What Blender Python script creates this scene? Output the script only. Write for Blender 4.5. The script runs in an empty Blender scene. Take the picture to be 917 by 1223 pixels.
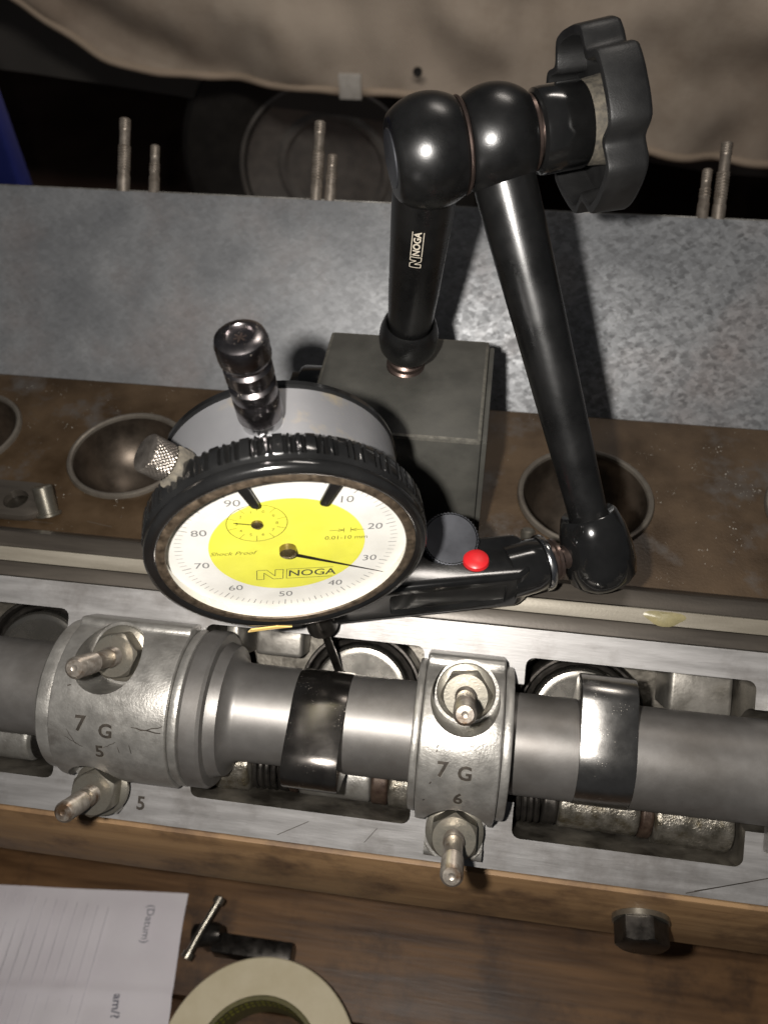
import bpy, bmesh, math, random
from mathutils import Vector, Matrix, noise
random.seed(7)
SC = bpy.context.scene
COL = SC.collection
PI = math.pi
V = Vector
MM = 0.001
sin, cos, rad = math.sin, math.cos, math.radians

# ------------------------------------------------------------------ camera
# world: X along the camshaft, Y away from the viewer, Z up, millimetres in code
camd = bpy.data.cameras.new('camera')
cam = bpy.data.objects.new('camera', camd); COL.objects.link(cam); SC.camera = cam
XC = V((.99020, .08732, -.10903))
ZU = V((-.02344, -.66906, -.74288)); ZU = (ZU - XC*ZU.dot(XC)).normalized(); XC.normalize()
YF = ZU.cross(XC)
R = Matrix((XC, YF, ZU))                      # image axes (right, down, forward) -> world
right, down, fwd = (R @ V((1, 0, 0)), R @ V((0, 1, 0)), R @ V((0, 0, 1)))
m = Matrix((right, -down, -fwd)).transposed().to_4x4()
m.translation = V((0, 0, 208))*MM
cam.matrix_world = m
camd.sensor_fit = 'VERTICAL'; camd.sensor_height = 36; camd.sensor_width = 27
camd.lens = 36*989/1223
camd.clip_start = .005; camd.clip_end = 50
camd.dof.use_dof = True; camd.dof.focus_distance = .195; camd.dof.aperture_fstop = 24

# ------------------------------------------------------------------ light
w = bpy.data.worlds.new('World'); SC.world = w; w.use_nodes = True
bg = w.node_tree.nodes['Background']; bg.inputs[0].default_value = (.85, .9, 1, 1); bg.inputs[1].default_value = .035
def area(name, loc, target, size, power, color, shape='DISK', sy=None):
    d = bpy.data.lights.new(name, 'AREA'); d.shape = shape; d.size = size*MM
    if sy: d.size_y = sy*MM
    d.energy = power; d.color = color
    o = bpy.data.objects.new(name, d); COL.objects.link(o)
    loc = V(loc); o.location = loc*MM
    o.rotation_euler = (V(target)-loc).to_track_quat('-Z', 'Y').to_euler()
    return o
fl = V((0, 0, 208)) + right*-21 + down*-5 + fwd*-2
area('phone_flash_lamp', fl, fl + fwd*100, 7, .92, (1, .955, .90))
area('garage_strip_lamp', (-150, 650, 420), (60, 1600, -150), 700, 4.6, (1, .92, .83), 'RECTANGLE', 120)
area('ceiling_lamp', (250, 900, 1500), (0, 200, 0), 500, 3.6, (1, .92, .84), 'RECTANGLE', 120)
SC.view_settings.view_transform = 'Standard'; SC.view_settings.look = 'None'
SC.view_settings.gamma = 1; SC.view_settings.exposure = .16
try: SC.view_settings.use_curve_mapping = False
except Exception: pass

# ------------------------------------------------------------------ materials
def srgb(c): return tuple((x/12.92 if x <= .04045 else ((x+.055)/1.055)**2.4) for x in [v/255 for v in c])
def mat(name, c1, c2=None, size=8, metal=0., r=(.4, .5), bump=0., bsize=1., stretch=(1, 1, 1), coat=0., specks=0., speck_size=.6,
        speck_col=(.6, .58, .52), spec=.5, sheen=0., contrast=(.35, .65), bstretch=None, c3=None, c3size=30, c3t=(.5, .62), detail=5, aniso=0.):
    mt = bpy.data.materials.new(name); mt.use_nodes = True
    nt = mt.node_tree; N = nt.nodes; L = nt.links
    b = N['Principled BSDF']
    tc = N.new('ShaderNodeTexCoord')
    def mapped(st, sz):
        mp = N.new('ShaderNodeMapping'); mp.inputs['Scale'].default_value = [1000/sz*s for s in st]
        L.new(tc.outputs['Object'], mp.inputs['Vector']); return mp.outputs['Vector']
    def noisef(st, sz, det=5, rough=.6):
        n = N.new('ShaderNodeTexNoise'); n.inputs['Scale'].default_value = 1; n.inputs['Detail'].default_value = det
        n.inputs['Roughness'].default_value = rough
        L.new(mapped(st, sz), n.inputs['Vector']); return n.outputs['Fac']
    def ramp(fac, lo, hi, a, c):
        rp = N.new('ShaderNodeValToRGB'); rp.color_ramp.elements[0].position = lo; rp.color_ramp.elements[1].position = hi
        rp.color_ramp.elements[0].color = (*a, 1); rp.color_ramp.elements[1].color = (*c, 1)
        L.new(fac, rp.inputs[0]); return rp.outputs[0]
    f = noisef(stretch, size, detail)
    col = ramp(f, contrast[0], contrast[1], c1, c2 or c1)
    if c3:
        f3 = noisef((1, 1, 1), c3size, 6, .65)
        mk = ramp(f3, c3t[0], c3t[1], (0, 0, 0), (1, 1, 1))
        mx = N.new('ShaderNodeMix'); mx.data_type = 'RGBA'; L.new(mk, mx.inputs[0]); L.new(col, mx.inputs[6]); mx.inputs[7].default_value = (*c3, 1)
        col = mx.outputs[2]
    rf = ramp(f, .3, .7, (r[0],)*3, (r[1],)*3)
    met = None
    if specks > 0:
        f4 = noisef((1, 1, 1), speck_size, 2, .5)
        f5 = noisef((1, 1, 1), speck_size*14, 3, .5)
        ad = N.new('ShaderNodeMath'); ad.operation = 'MULTIPLY_ADD'; ad.inputs[1].default_value = .45; L.new(f5, ad.inputs[0]); L.new(f4, ad.inputs[2])
        t = 1.12 - .3*specks
        mk = ramp(ad.outputs[0], t - .03, t + .03, (0, 0, 0), (1, 1, 1))
        mx = N.new('ShaderNodeMix'); mx.data_type = 'RGBA'; L.new(mk, mx.inputs[0]); L.new(col, mx.inputs[6]); mx.inputs[7].default_value = (*speck_col, 1)
        col = mx.outputs[2]
        mx2 = N.new('ShaderNodeMix'); L.new(mk, mx2.inputs[0]); L.new(rf, mx2.inputs[2]); mx2.inputs[3].default_value = .8
        rf = mx2.outputs[0]
    L.new(col, b.inputs['Base Color']); L.new(rf, b.inputs['Roughness'])
    b.inputs['Metallic'].default_value = metal
    b.inputs['Specular IOR Level'].default_value = spec
    b.inputs['Coat Weight'].default_value = coat; b.inputs['Coat Roughness'].default_value = .12
    b.inputs['Anisotropic'].default_value = aniso
    if sheen: b.inputs['Sheen Weight'].default_value = sheen
    if bump:
        fb = noisef(bstretch or (1, 1, 1), bsize, 4, .6)
        bp = N.new('ShaderNodeBump'); bp.inputs['Strength'].default_value = 1; bp.inputs['Distance'].default_value = bump*MM
        L.new(fb, bp.inputs['Height']); L.new(bp.outputs[0], b.inputs['Normal'])
    return mt
def g(v, t=(1, 1, 1)): return tuple(v*x for x in t)
M = {}
M['black_paint'] = mat('black_paint', g(.004), g(.007), 9, 0, (.24, .34), .016, .35, specks=.3, speck_size=.4, spec=.68)
M['black_gloss'] = mat('black_gloss', g(.005), g(.009), 12, 0, (.12, .2), .01, 1.2, specks=.2, speck_size=.5, coat=.6)
M['black_anod'] = mat('black_anodised', (.06, .062, .07), (.085, .088, .098), 10, .7, (.36, .46), .008, .3, specks=.3, speck_size=.4)
M['knob_plastic'] = mat('knob_plastic', g(.007, (1, 1, 1.02)), g(.016), 14, 0, (.38, .48), .05, .35, specks=.16, speck_size=.35)
M['dusty'] = mat('dusty_grey', (.05, .045, .037), (.12, .105, .08), 1.5, 0, (.7, .9), .06, .4)
M['dark_chrome'] = mat('dark_chrome', (.22, .2, .205), (.3, .28, .28), 5, 1, (.2, .3), .008, .8, specks=.45, speck_size=.35, speck_col=(.45, .4, .35))
M['dark_knurl'] = mat('dark_knurl', (.13, .115, .1), (.2, .18, .16), 2, .85, (.3, .42), .02, .5)
M['chrome'] = mat('chrome', g(.5), g(.62), 5, 1, (.15, .25), .01, .8)
M['copper'] = mat('coppery_steel', (.2, .145, .125), (.10, .075, .065), 2.5, .9, (.25, .4), .02, .6)
M['case'] = mat('satin_case', (.25, .25, .26), (.29, .29, .30), 20, .6, (.36, .42), .01, .25, c3=(.42, .35, .24), c3size=14, c3t=(.54, .72))
M['lip'] = mat('worn_lip', (.035, .026, .018), (.12, .09, .062), 1.6, .5, (.35, .6), .04, .4, specks=.3, speck_size=.4)
M['surround'] = mat('surround_white', (.6, .57, .5), (.66, .63, .56), 9, 0, (.22, .3))
M['dial_white'] = mat('dial_white', (.60, .59, .55), (.65, .64, .61), 18, 0, (.45, .5))
M['dial_yellow'] = mat('dial_yellow', (.60, .585, .055), (.66, .64, .08), 15, 0, (.45, .5))
M['print_dark'] = mat('print_dark', (.04, .04, .03), None, 3, 0, (.5, .5))
M['print_grey'] = mat('print_grey', (.15, .15, .15), None, 3, 0, (.5, .5))
M['print_olive'] = mat('print_olive', (.12, .11, .015), None, 3, 0, (.5, .5))
M['brass'] = mat('brass', (.28, .22, .1), (.16, .12, .06), 1, .9, (.2, .3))
M['white_print'] = mat('white_print', (.55, .5, .4), (.4, .36, .3), 1, 0, (.4, .5))
M['red'] = mat('red_plastic', (.5, .014, .018), (.42, .012, .015), 3, 0, (.35, .45), .02, .8)
M['base_paint'] = mat('base_paint', (.055, .054, .048), (.075, .073, .064), 9, .15, (.38, .5), .03, .7, specks=.3, speck_size=.5, speck_col=(.12, .11, .09))
M['base_edge'] = mat('flash_highlight_edge', (.22, .21, .18), (.12, .115, .1), 2, .6, (.4, .5), .03, .7)  # paler colour paints the flash highlight onto the block's upper bevels
M['brown_plate'] = mat('brown_plate', (.045, .027, .013), (.096, .062, .034), 22, .3, (.3, .5), .05, 1.0, c3=(.10, .088, .078), c3size=26, c3t=(.55, .68), specks=.32, speck_size=.7, detail=9)
M['ground_steel'] = None
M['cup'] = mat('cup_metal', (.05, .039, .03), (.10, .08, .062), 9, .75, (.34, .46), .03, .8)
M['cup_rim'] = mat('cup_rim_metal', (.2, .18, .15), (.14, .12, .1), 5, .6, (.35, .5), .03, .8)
M['machined'] = mat('machined_alloy', (.235, .228, .222), (.30, .292, .287), 2.2, .55, (.42, .52), .03, .5, stretch=(.12, 1, 1), bstretch=(.1, 1, 1), c3=(.13, .118, .108), c3size=16, c3t=(.47, .78), specks=.2, speck_col=(.08, .065, .05))
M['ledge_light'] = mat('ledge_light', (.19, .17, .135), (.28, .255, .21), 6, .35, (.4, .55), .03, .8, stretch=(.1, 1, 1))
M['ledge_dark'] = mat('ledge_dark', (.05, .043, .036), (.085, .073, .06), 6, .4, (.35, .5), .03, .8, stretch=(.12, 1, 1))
M['cast'] = mat('cast_alloy', (.2, .19, .17), (.29, .28, .26), 6, .7, (.36, .5), .12, .8, c3=(.12, .1, .075), c3size=9, c3t=(.6, .78))
M['cap'] = mat('cap_alloy', (.25, .24, .222), (.35, .338, .315), 5, .72, (.34, .46), .07, .7, c3=(.12, .105, .09), c3size=11, c3t=(.56, .8), specks=.1, speck_col=(.1, .08, .06))
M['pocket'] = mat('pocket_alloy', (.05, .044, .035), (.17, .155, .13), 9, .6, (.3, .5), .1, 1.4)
M['rough_cast'] = mat('rough_cast', (.13, .118, .095), (.27, .25, .215), 3.5, .8, (.25, .42), .2, .7, c3=(.09, .07, .035), c3size=5, c3t=(.5, .7))
M['shaft'] = mat('cam_steel', (.165, .157, .148), (.195, .186, .176), 7, .7, (.43, .49), .014, .28, bstretch=(1, .45, .45), c3=(.10, .09, .08), c3size=24, c3t=(.45, .85), specks=.08, speck_col=(.05, .04, .035))
M['shaft_dark'] = mat('cam_steel_dark', (.13, .115, .1), (.2, .18, .16), 5, .85, (.3, .4), .02, .5)
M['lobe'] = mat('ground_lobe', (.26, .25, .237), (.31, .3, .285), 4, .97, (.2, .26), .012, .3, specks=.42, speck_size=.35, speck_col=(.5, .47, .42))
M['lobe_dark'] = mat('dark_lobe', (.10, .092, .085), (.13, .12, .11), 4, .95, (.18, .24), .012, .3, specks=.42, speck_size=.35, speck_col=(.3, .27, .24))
M['steel'] = mat('stud_steel', (.30, .26, .22), (.42, .38, .33), 2.5, .85, (.28, .42), .03, .5, c3=(.16, .1, .06), c3size=4, c3t=(.52, .7))
M['old_stud'] = mat('old_stud', (.2, .17, .14), (.3, .26, .22), 3, .6, (.35, .5), .03, .5)
M['nut'] = mat('nut_steel', (.33, .31, .26), (.22, .2, .165), 2.5, .85, (.25, .4), .03, .6)
M['polished'] = mat('polished_disc', (.42, .4, .36), (.3, .28, .25), 7, .95, (.2, .34), .012, .4, c3=(.12, .09, .06), c3size=9, c3t=(.6, .7))
M['black_steel'] = mat('black_steel', (.03, .027, .024), (.06, .054, .048), 4, .8, (.25, .4), .03, .6)
M['rust'] = mat('rust_collar', (.035, .021, .015), (.06, .04, .028), 2, .5, (.4, .6), .06, .6)
M['hole_dark'] = mat('hole_floor_dark', (.012, .010, .008), (.03, .026, .02), 6, .4, (.15, .4), .05, 1)  # near-black tone for the disc at the bottom of the drilled hole
M['pocket_wall'] = mat('pocket_wall', (.15, .14, .122), (.27, .255, .23), 9, .65, (.35, .5), .06, 1)
M['burr'] = mat('burr_edge', (.42, .4, .36), None, 1, .8, (.3, .4))
M['stamp'] = mat('stamped_mark', (.035, .03, .025), (.06, .05, .04), 1, .5, (.5, .6))
M['paper'] = mat('paper', (.80, .75, .79), (.84, .8, .83), 30, 0, (.7, .8), .05, 3)
M['ink'] = mat('pale_ink', (.2, .2, .24), None, 3, 0, (.7, .7))
M['rule'] = mat('paper_rule', (.68, .65, .69), None, 3, 0, (.7, .7))
M['tape'] = mat('masking_tape', (.62, .54, .36), (.68, .6, .42), 9, 0, (.5, .6), .05, 1)
M['tape_core'] = mat('tape_core', (.10, .09, .03), (.16, .14, .05), 4, 0, (.6, .7))
M['tape_print'] = mat('core_print', (.4, .42, .05), None, 4, 0, (.6, .7))
M['wood_pale'] = mat('pale_timber', (.23, .135, .064), (.35, .215, .105), 6, 0, (.5, .65), .1, 1.6, stretch=(.07, 1, 1), bstretch=(.07, 1, 1), c3=(.09, .05, .028), c3size=30, c3t=(.48, .68))
M['wood_dark'] = mat('dark_timber', (.07, .034, .014), (.20, .105, .043), 9, 0, (.42, .6), .15, 2, stretch=(.09, 1, 1), bstretch=(.08, 1, 1), c3=(.035, .018, .01), c3size=38, c3t=(.48, .68))
M['cover'] = mat('car_cover_cloth', (.37, .31, .255), (.43, .37, .305), 160, 0, (.8, .9), .8, 5, sheen=.1, c3=(.25, .195, .15), c3size=300, c3t=(.45, .7))
M['cover_hem'] = mat('cover_hem', (.36, .29, .22), (.40, .32, .25), 60, 0, (.8, .9), .5, 5)
M['body_dark'] = mat('dark_car_body', (.07, .067, .062), (.085, .08, .075), 120, 0, (.5, .6))
M['rubber'] = mat('tyre_rubber', (.012, .011, .01), (.02, .018, .016), 30, 0, (.6, .7))
M['rim'] = mat('wheel_rim', (.2, .19, .18), (.28, .26, .24), 30, .4, (.4, .5))
M['floor'] = mat('garage_floor', (.10, .06, .045), (.17, .11, .085), 220, 0, (.5, .7), 1, 20)
M['box_dim'] = mat('dull_cardboard', (.05, .034, .025), (.07, .048, .036), 160, 0, (.7, .8))
M['blue'] = mat('blue_plastic', (.006, .012, .10), (.008, .015, .12), 30, 0, (.4, .5))
M['tag'] = mat('cloth_tag', (.5, .48, .45), (.4, .38, .35), 8, 0, (.7, .8))
M['straw'] = mat('wood_shaving_yellow', (.62, .42, .12), (.7, .5, .2), 2, 0, (.4, .5))
M['glue'] = mat('yellow_sealant', (.22, .19, .10), (.17, .15, .08), 3, 0, (.3, .5), .1, 2)

def steel_sheet():
    mt = mat('scuffed_sheet', (.17, .175, .182), (.24, .244, .25), 26, .45, (.46, .58), .03, 1.2, c3=(.19, .17, .165), c3size=50, c3t=(.5, .75), specks=.1)
    nt = mt.node_tree; N = nt.nodes; L = nt.links; b = N['Principled BSDF']
    tc = N.new('ShaderNodeTexCoord'); sep = N.new('ShaderNodeSeparateXYZ'); L.new(tc.outputs['Object'], sep.inputs[0])
    mr = N.new('ShaderNodeMapRange'); mr.inputs[1].default_value = -.06; mr.inputs[2].default_value = .06; mr.inputs[3].default_value = .22; mr.inputs[4].default_value = .75; L.new(sep.outputs[0], mr.inputs[0])
    def flakes(ang, sx, sy, off):
        mp = N.new('ShaderNodeMapping'); mp.inputs['Rotation'].default_value = (0, 0, ang); mp.inputs['Location'].default_value = (off, off, 0); L.new(tc.outputs['Object'], mp.inputs[0])
        ms = N.new('ShaderNodeMapping'); ms.inputs['Scale'].default_value = (1000/sx, 1000/sy, 1000/sy); L.new(mp.outputs[0], ms.inputs[0])
        wn = N.new('ShaderNodeTexNoise'); wn.inputs['Scale'].default_value = 1.3; wn.inputs['Detail'].default_value = 4; L.new(ms.outputs[0], wn.inputs['Vector'])
        wa = N.new('ShaderNodeVectorMath'); wa.operation = 'MULTIPLY_ADD'; wa.inputs[1].default_value = (1.1, 1.1, 1.1); L.new(wn.outputs['Color'], wa.inputs[0]); L.new(ms.outputs[0], wa.inputs[2])
        vo = N.new('ShaderNodeTexVoronoi'); vo.feature = 'SMOOTH_F1'; vo.inputs['Smoothness'].default_value = .35; vo.inputs['Scale'].default_value = 1; vo.inputs['Randomness'].default_value = .9; L.new(wa.outputs[0], vo.inputs['Vector'])
        sc = N.new('ShaderNodeSeparateColor'); L.new(vo.outputs['Color'], sc.inputs[0]); return sc.outputs[0]
    f1, f2 = flakes(.75, 4.2, 1.5, 0), flakes(-.6, 3.6, 1.2, .3)
    mx = N.new('ShaderNodeMath'); mx.operation = 'ADD'; L.new(f1, mx.inputs[0]); L.new(f2, mx.inputs[1])
    cen = N.new('ShaderNodeMath'); cen.operation = 'SUBTRACT'; L.new(mx.outputs[0], cen.inputs[0]); cen.inputs[1].default_value = 1
    amt = N.new('ShaderNodeMath'); amt.operation = 'MULTIPLY'; L.new(cen.outputs[0], amt.inputs[0]); L.new(mr.outputs[0], amt.inputs[1])
    base = b.inputs['Base Color'].links[0].from_socket; hs = N.new('ShaderNodeHueSaturation'); L.new(base, hs.inputs['Color'])
    v2 = N.new('ShaderNodeMath'); v2.operation = 'MULTIPLY_ADD'; L.new(amt.outputs[0], v2.inputs[0]); v2.inputs[1].default_value = .8; v2.inputs[2].default_value = 1.08
    L.new(v2.outputs[0], hs.inputs['Value']); L.new(hs.outputs[0], b.inputs['Base Color'])
    r0 = b.inputs['Roughness'].links[0].from_socket; ra = N.new('ShaderNodeMath'); ra.operation = 'MULTIPLY_ADD'; L.new(amt.outputs[0], ra.inputs[0]); ra.inputs[1].default_value = -.16; L.new(r0, ra.inputs[2]); L.new(ra.outputs[0], b.inputs['Roughness'])
    return mt
M['ground_steel'] = steel_sheet()
def glass_mat():
    mt = bpy.data.materials.new('dial_glass'); mt.use_nodes = True; nt = mt.node_tree; N = nt.nodes; L = nt.links
    N.remove(N['Principled BSDF']); out = N['Material Output']
    tr = N.new('ShaderNodeBsdfTransparent'); gl = N.new('ShaderNodeBsdfGlossy'); gl.inputs['Roughness'].default_value = .3
    mx = N.new('ShaderNodeMixShader')
    tc = N.new('ShaderNodeTexCoord'); nz = N.new('ShaderNodeTexNoise'); nz.inputs['Scale'].default_value = 130; nz.inputs['Detail'].default_value = 6; L.new(tc.outputs['Object'], nz.inputs[0])
    mr = N.new('ShaderNodeMapRange'); mr.inputs[1].default_value = .4; mr.inputs[2].default_value = .65; mr.inputs[3].default_value = .04; mr.inputs[4].default_value = .10; L.new(nz.outputs['Fac'], mr.inputs[0]); L.new(mr.outputs[0], mx.inputs[0])
    L.new(tr.outputs[0], mx.inputs[1]); L.new(gl.outputs[0], mx.inputs[2]); L.new(mx.outputs[0], out.inputs[0])
    return mt
M['glass'] = glass_mat()

# ------------------------------------------------------------------ helpers
def frame(o, x, y, z):
    f = Matrix((V(x), V(y), V(z))).transposed().to_4x4(); f.translation = V(o); return f
def axis_frame(o, z, hint=(0, 0, 1)):
    z = V(z).normalized(); h = V(hint)
    if abs(z.dot(h.normalized())) > .95: h = V((1, 0, 0))
    x = h.cross(z).normalized(); y = z.cross(x); return frame(o, x, y, z)
I4 = Matrix.Identity(4)
def root_loc(o):
    p = V((0, 0, 0))
    while o is not None: p = p + o.location; o = o.parent
    return p/MM
def tag(o, label=None, cat=None, group=None, kind=None):
    if label: o['label'] = label
    if cat: o['category'] = cat
    if group: o['group'] = group
    if kind: o['kind'] = kind
    return o
def thing(name, loc, label, cat, group=None, kind=None):
    o = bpy.data.objects.new(name, None); COL.objects.link(o); o.location = V(loc)*MM; o.empty_display_size = .01
    return tag(o, label, cat, group, kind)
def obj(name, bm, mt, parent=None, loc=None, smooth=35, **kw):
    """bm in world millimetres -> one mesh object under parent (its origin at loc, default the parent's)"""
    pl = root_loc(parent) if parent else V((0, 0, 0))
    l = V(loc) if loc is not None else pl
    bmesh.ops.remove_doubles(bm, verts=bm.verts, dist=1e-5)
    bmesh.ops.recalc_face_normals(bm, faces=bm.faces)
    for v in bm.verts: v.co = (v.co - l)*MM
    me = bpy.data.meshes.new(name); bm.to_mesh(me); bm.free()
    for x in (mt if isinstance(mt, (list, tuple)) else [mt]): me.materials.append(x)
    me.polygons.foreach_set('use_smooth', [True]*len(me.polygons))
    if smooth is not None:
        try: me.set_sharp_from_angle(angle=rad(smooth))
        except Exception: pass
    o = bpy.data.objects.new(name, me); COL.objects.link(o)
    if parent: o.parent = parent
    o.location = (l - pl)*MM
    return tag(o, **kw) if kw else o
def lathe(bm, prof, F=I4, seg=48, rfun=None, mi=0, close=False):
    """prof = [(r, z)...] revolved about local z"""
    rings = []
    for (r, z) in prof:
        if r < 1e-6: rings.append([bm.verts.new(F @ V((0, 0, z)))])
        else:
            rings.append([bm.verts.new(F @ V(((r if rfun is None else rfun(r, z, k/seg))*cos(2*PI*k/seg), (r if rfun is None else rfun(r, z, k/seg))*sin(2*PI*k/seg), z))) for k in range(seg)])
    pairs = list(zip(rings, rings[1:]))
    if close: pairs.append((rings[-1], rings[0]))
    for a, b in pairs:
        if len(a) == 1 and len(b) == 1: continue
        for k in range(seg):
            k2 = (k+1) % seg
            if len(a) == 1: f = bm.faces.new((a[0], b[k], b[k2]))
            elif len(b) == 1: f = bm.faces.new((a[k], a[k2], b[0]))
            else: f = bm.faces.new((a[k], a[k2], b[k2], b[k]))
            f.material_index = mi
    return bm
def prism(bm, poly, z0, z1, F=I4, mi=0):
    """poly (x, y) in F extruded along local z"""
    a = [bm.verts.new(F @ V((x, y, z0))) for x, y in poly]; b = [bm.verts.new(F @ V((x, y, z1))) for x, y in poly]
    fs = [bm.faces.new(a[::-1]), bm.faces.new(b)]
    n = len(poly)
    for k in range(n): fs.append(bm.faces.new((a[k], a[(k+1) % n], b[(k+1) % n], b[k])))
    for f in fs: f.material_index = mi
    return bm
def box(bm, lo, hi, F=I4, bev=0, mi=0):
    t = bmesh.new()
    prism(t, [(lo[0], lo[1]), (hi[0], lo[1]), (hi[0], hi[1]), (lo[0], hi[1])], lo[2], hi[2])
    bmesh.ops.recalc_face_normals(t, faces=t.faces)
    if bev: bmesh.ops.bevel(t, geom=t.edges[:], offset=bev, segments=2, profile=.6, affect='EDGES')
    return join(bm, t, F, mi)
def join(bm, t, F=I4, mi=None):
    mp = {v: bm.verts.new(F @ v.co) for v in t.verts}
    for f in t.faces:
        try:
            nf = bm.faces.new([mp[v] for v in f.verts]); nf.material_index = f.material_index if mi is None else mi
        except ValueError: pass
    t.free(); return bm
def tube(bm, pts, r, seg=12, mi=0, caps=True):
    pts = [V(p) for p in pts]; rings = []
    rr = r if isinstance(r, (list, tuple)) else [r]*len(pts)
    up = None
    for i, p in enumerate(pts):
        d = (pts[min(i+1, len(pts)-1)] - pts[max(i-1, 0)]).normalized()
        if up is None:
            up = V((0, 0, 1)) if abs(d.z) < .9 else V((1, 0, 0))
        x = up.cross(d).normalized(); y = d.cross(x).normalized(); up = y
        rings.append([bm.verts.new(p + (x*cos(2*PI*k/seg) + y*sin(2*PI*k/seg))*rr[i]) for k in range(seg)])
    for a, b in zip(rings, rings[1:]):
        for k in range(seg): bm.faces.new((a[k], a[(k+1) % seg], b[(k+1) % seg], b[k])).material_index = mi
    if caps: bm.faces.new(rings[0][::-1]); bm.faces.new(rings[-1])
    return bm
def beveled(bm, off, seg=2, ang=30):
    bmesh.ops.remove_doubles(bm, verts=bm.verts, dist=1e-5); bmesh.ops.recalc_face_normals(bm, faces=bm.faces)
    es = [e for e in bm.edges if len(e.link_faces) == 2 and e.calc_face_angle(0) > rad(ang)]
    bmesh.ops.bevel(bm, geom=es, offset=off, segments=seg, profile=.5, affect='EDGES', clamp_overlap=True); return bm
def boolean(bm, cutters, op='DIFFERENCE', solver='EXACT'):
    """bm and every cutter are bmeshes in world mm; returns a new bmesh"""
    def tmp(b):
        bmesh.ops.remove_doubles(b, verts=b.verts, dist=1e-5); bmesh.ops.recalc_face_normals(b, faces=b.faces)
        me = bpy.data.meshes.new('tmp'); b.to_mesh(me); b.free(); o = bpy.data.objects.new('tmp', me); COL.objects.link(o); return o
    a = tmp(bm); cs = [tmp(c) for c in cutters]
    for c in cs:
        md = a.modifiers.new('b', 'BOOLEAN'); md.operation = op; md.object = c; md.solver = solver
    dg = bpy.context.evaluated_depsgraph_get(); dg.update()
    me = bpy.data.meshes.new_from_object(a.evaluated_get(dg))
    out = bmesh.new(); out.from_mesh(me)
    for o in [a]+cs:
        me0 = o.data; bpy.data.objects.remove(o); bpy.data.meshes.remove(me0)
    bpy.data.meshes.remove(me)
    return out
def text_bm(s, size, F, align='CENTER', shear=0, sx=1., extrude=0.0, bold=0.0, bm=None, spacing=1.):
    cu = bpy.data.curves.new('t', 'FONT'); cu.body = s; cu.size = size; cu.align_x = align; cu.align_y = 'CENTER'; cu.shear = shear
    cu.offset = bold; cu.space_character = spacing; cu.extrude = extrude; cu.resolution_u = 3
    o = bpy.data.objects.new('t', cu); COL.objects.link(o)
    dg = bpy.context.evaluated_depsgraph_get(); dg.update()
    me = bpy.data.meshes.new_from_object(o.evaluated_get(dg))
    t = bmesh.new(); t.from_mesh(me)
    for v in t.verts: v.co.x *= sx
    bpy.data.objects.remove(o); bpy.data.curves.remove(cu); bpy.data.meshes.remove(me)
    return join(bm if bm is not None else bmesh.new(), t, F)
def stroke(bm, a, b, wd, z=0, F=I4):
    a, b = V((a[0], a[1], 0)), V((b[0], b[1], 0)); d = (b-a).normalized(); n = V((-d.y, d.x, 0))*wd/2
    vs = [bm.verts.new(F @ (p + V((0, 0, z)))) for p in (a-n, b-n, b+n, a+n)]
    bm.faces.new(vs); return bm
def disc(bm, r, z, F=I4, seg=96, cx=0, cy=0, mi=0):
    f = bm.faces.new([bm.verts.new(F @ V((cx + r*cos(2*PI*k/seg), cy + r*sin(2*PI*k/seg), z))) for k in range(seg)]); f.material_index = mi; return bm
def annulus(bm, r0, r1, z, F=I4, seg=96, cx=0, cy=0):
    a = [bm.verts.new(F @ V((cx + r0*cos(2*PI*k/seg), cy + r0*sin(2*PI*k/seg), z))) for k in range(seg)]
    b = [bm.verts.new(F @ V((cx + r1*cos(2*PI*k/seg), cy + r1*sin(2*PI*k/seg), z))) for k in range(seg)]
    for k in range(seg): bm.faces.new((a[k], a[(k+1) % seg], b[(k+1) % seg], b[k]))
    return bm
def thread_prof(r, z0, z1, pitch=.9, d=.28):
    p = []; z = z0
    while z < z1 - 1e-6:
        p += [(r - d, z), (r, min(z + pitch/2, z1))]; z += pitch
    return p
def B(u, v, h):                               # cam box frame: u along the shaft, v up the slope, h out of the joint face
    return V((u, 120 + v*cos(rad(40)) - h*sin(rad(40)), 26.6 + v*sin(rad(40)) + h*cos(rad(40))))
BX, BV, BN = V((1, 0, 0)), V((0, cos(rad(40)), sin(rad(40)))), V((0, -sin(rad(40)), cos(rad(40))))
FB = frame(B(0, 0, 0), BX, BV, BN)            # local (u, v, h)
FX = frame(B(0, 0, 0), BV, BN, BX)            # local (v, h, u): sections extruded along the shaft

# ------------------------------------------------------------------ the place around: floor, bench
bm = bmesh.new(); box(bm, (-6000, -1500, -905), (6000, 7000, -900)); obj('floor', bm, M['floor'], kind='structure')
bm = bmesh.new(); box(bm, (-6000, 3600, -900), (6000, 3620, 1800)); obj('wall_back', bm, M['floor'], kind='structure')

bench = thing('workbench', (0, 100, -900), 'dark worn timber workbench beneath the paper and the tape roll', 'workbench')
for k in range(5):
    y0 = -260 + k*112
    bm = bmesh.new(); box(bm, (-520, y0, -262), (480, y0 + 110.5, -230), bev=1.2); obj('plank', bm, M['wood_dark'], bench)
for x in (-470, 430):
    for y in (-210, 250):
        bm = bmesh.new(); box(bm, (x, y, -900), (x+45, y+45, -262.5), bev=1); obj('leg', bm, M['wood_dark'], bench)

beam = thing('timber_bearer', (0, 120, -230), 'pale timber bearer under the front edge of the engine casting', 'timber beam')
bm = bmesh.new(); box(bm, (-420, 87, -86), (330, 165, -47), bev=.6); obj('top_board', bm, M['wood_pale'], beam)
for x in (-330, 240):
    bm = bmesh.new(); box(bm, (x, 95, -229), (x+60, 160, -87), bev=1.5); obj('block', bm, M['wood_dark'], beam)

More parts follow.
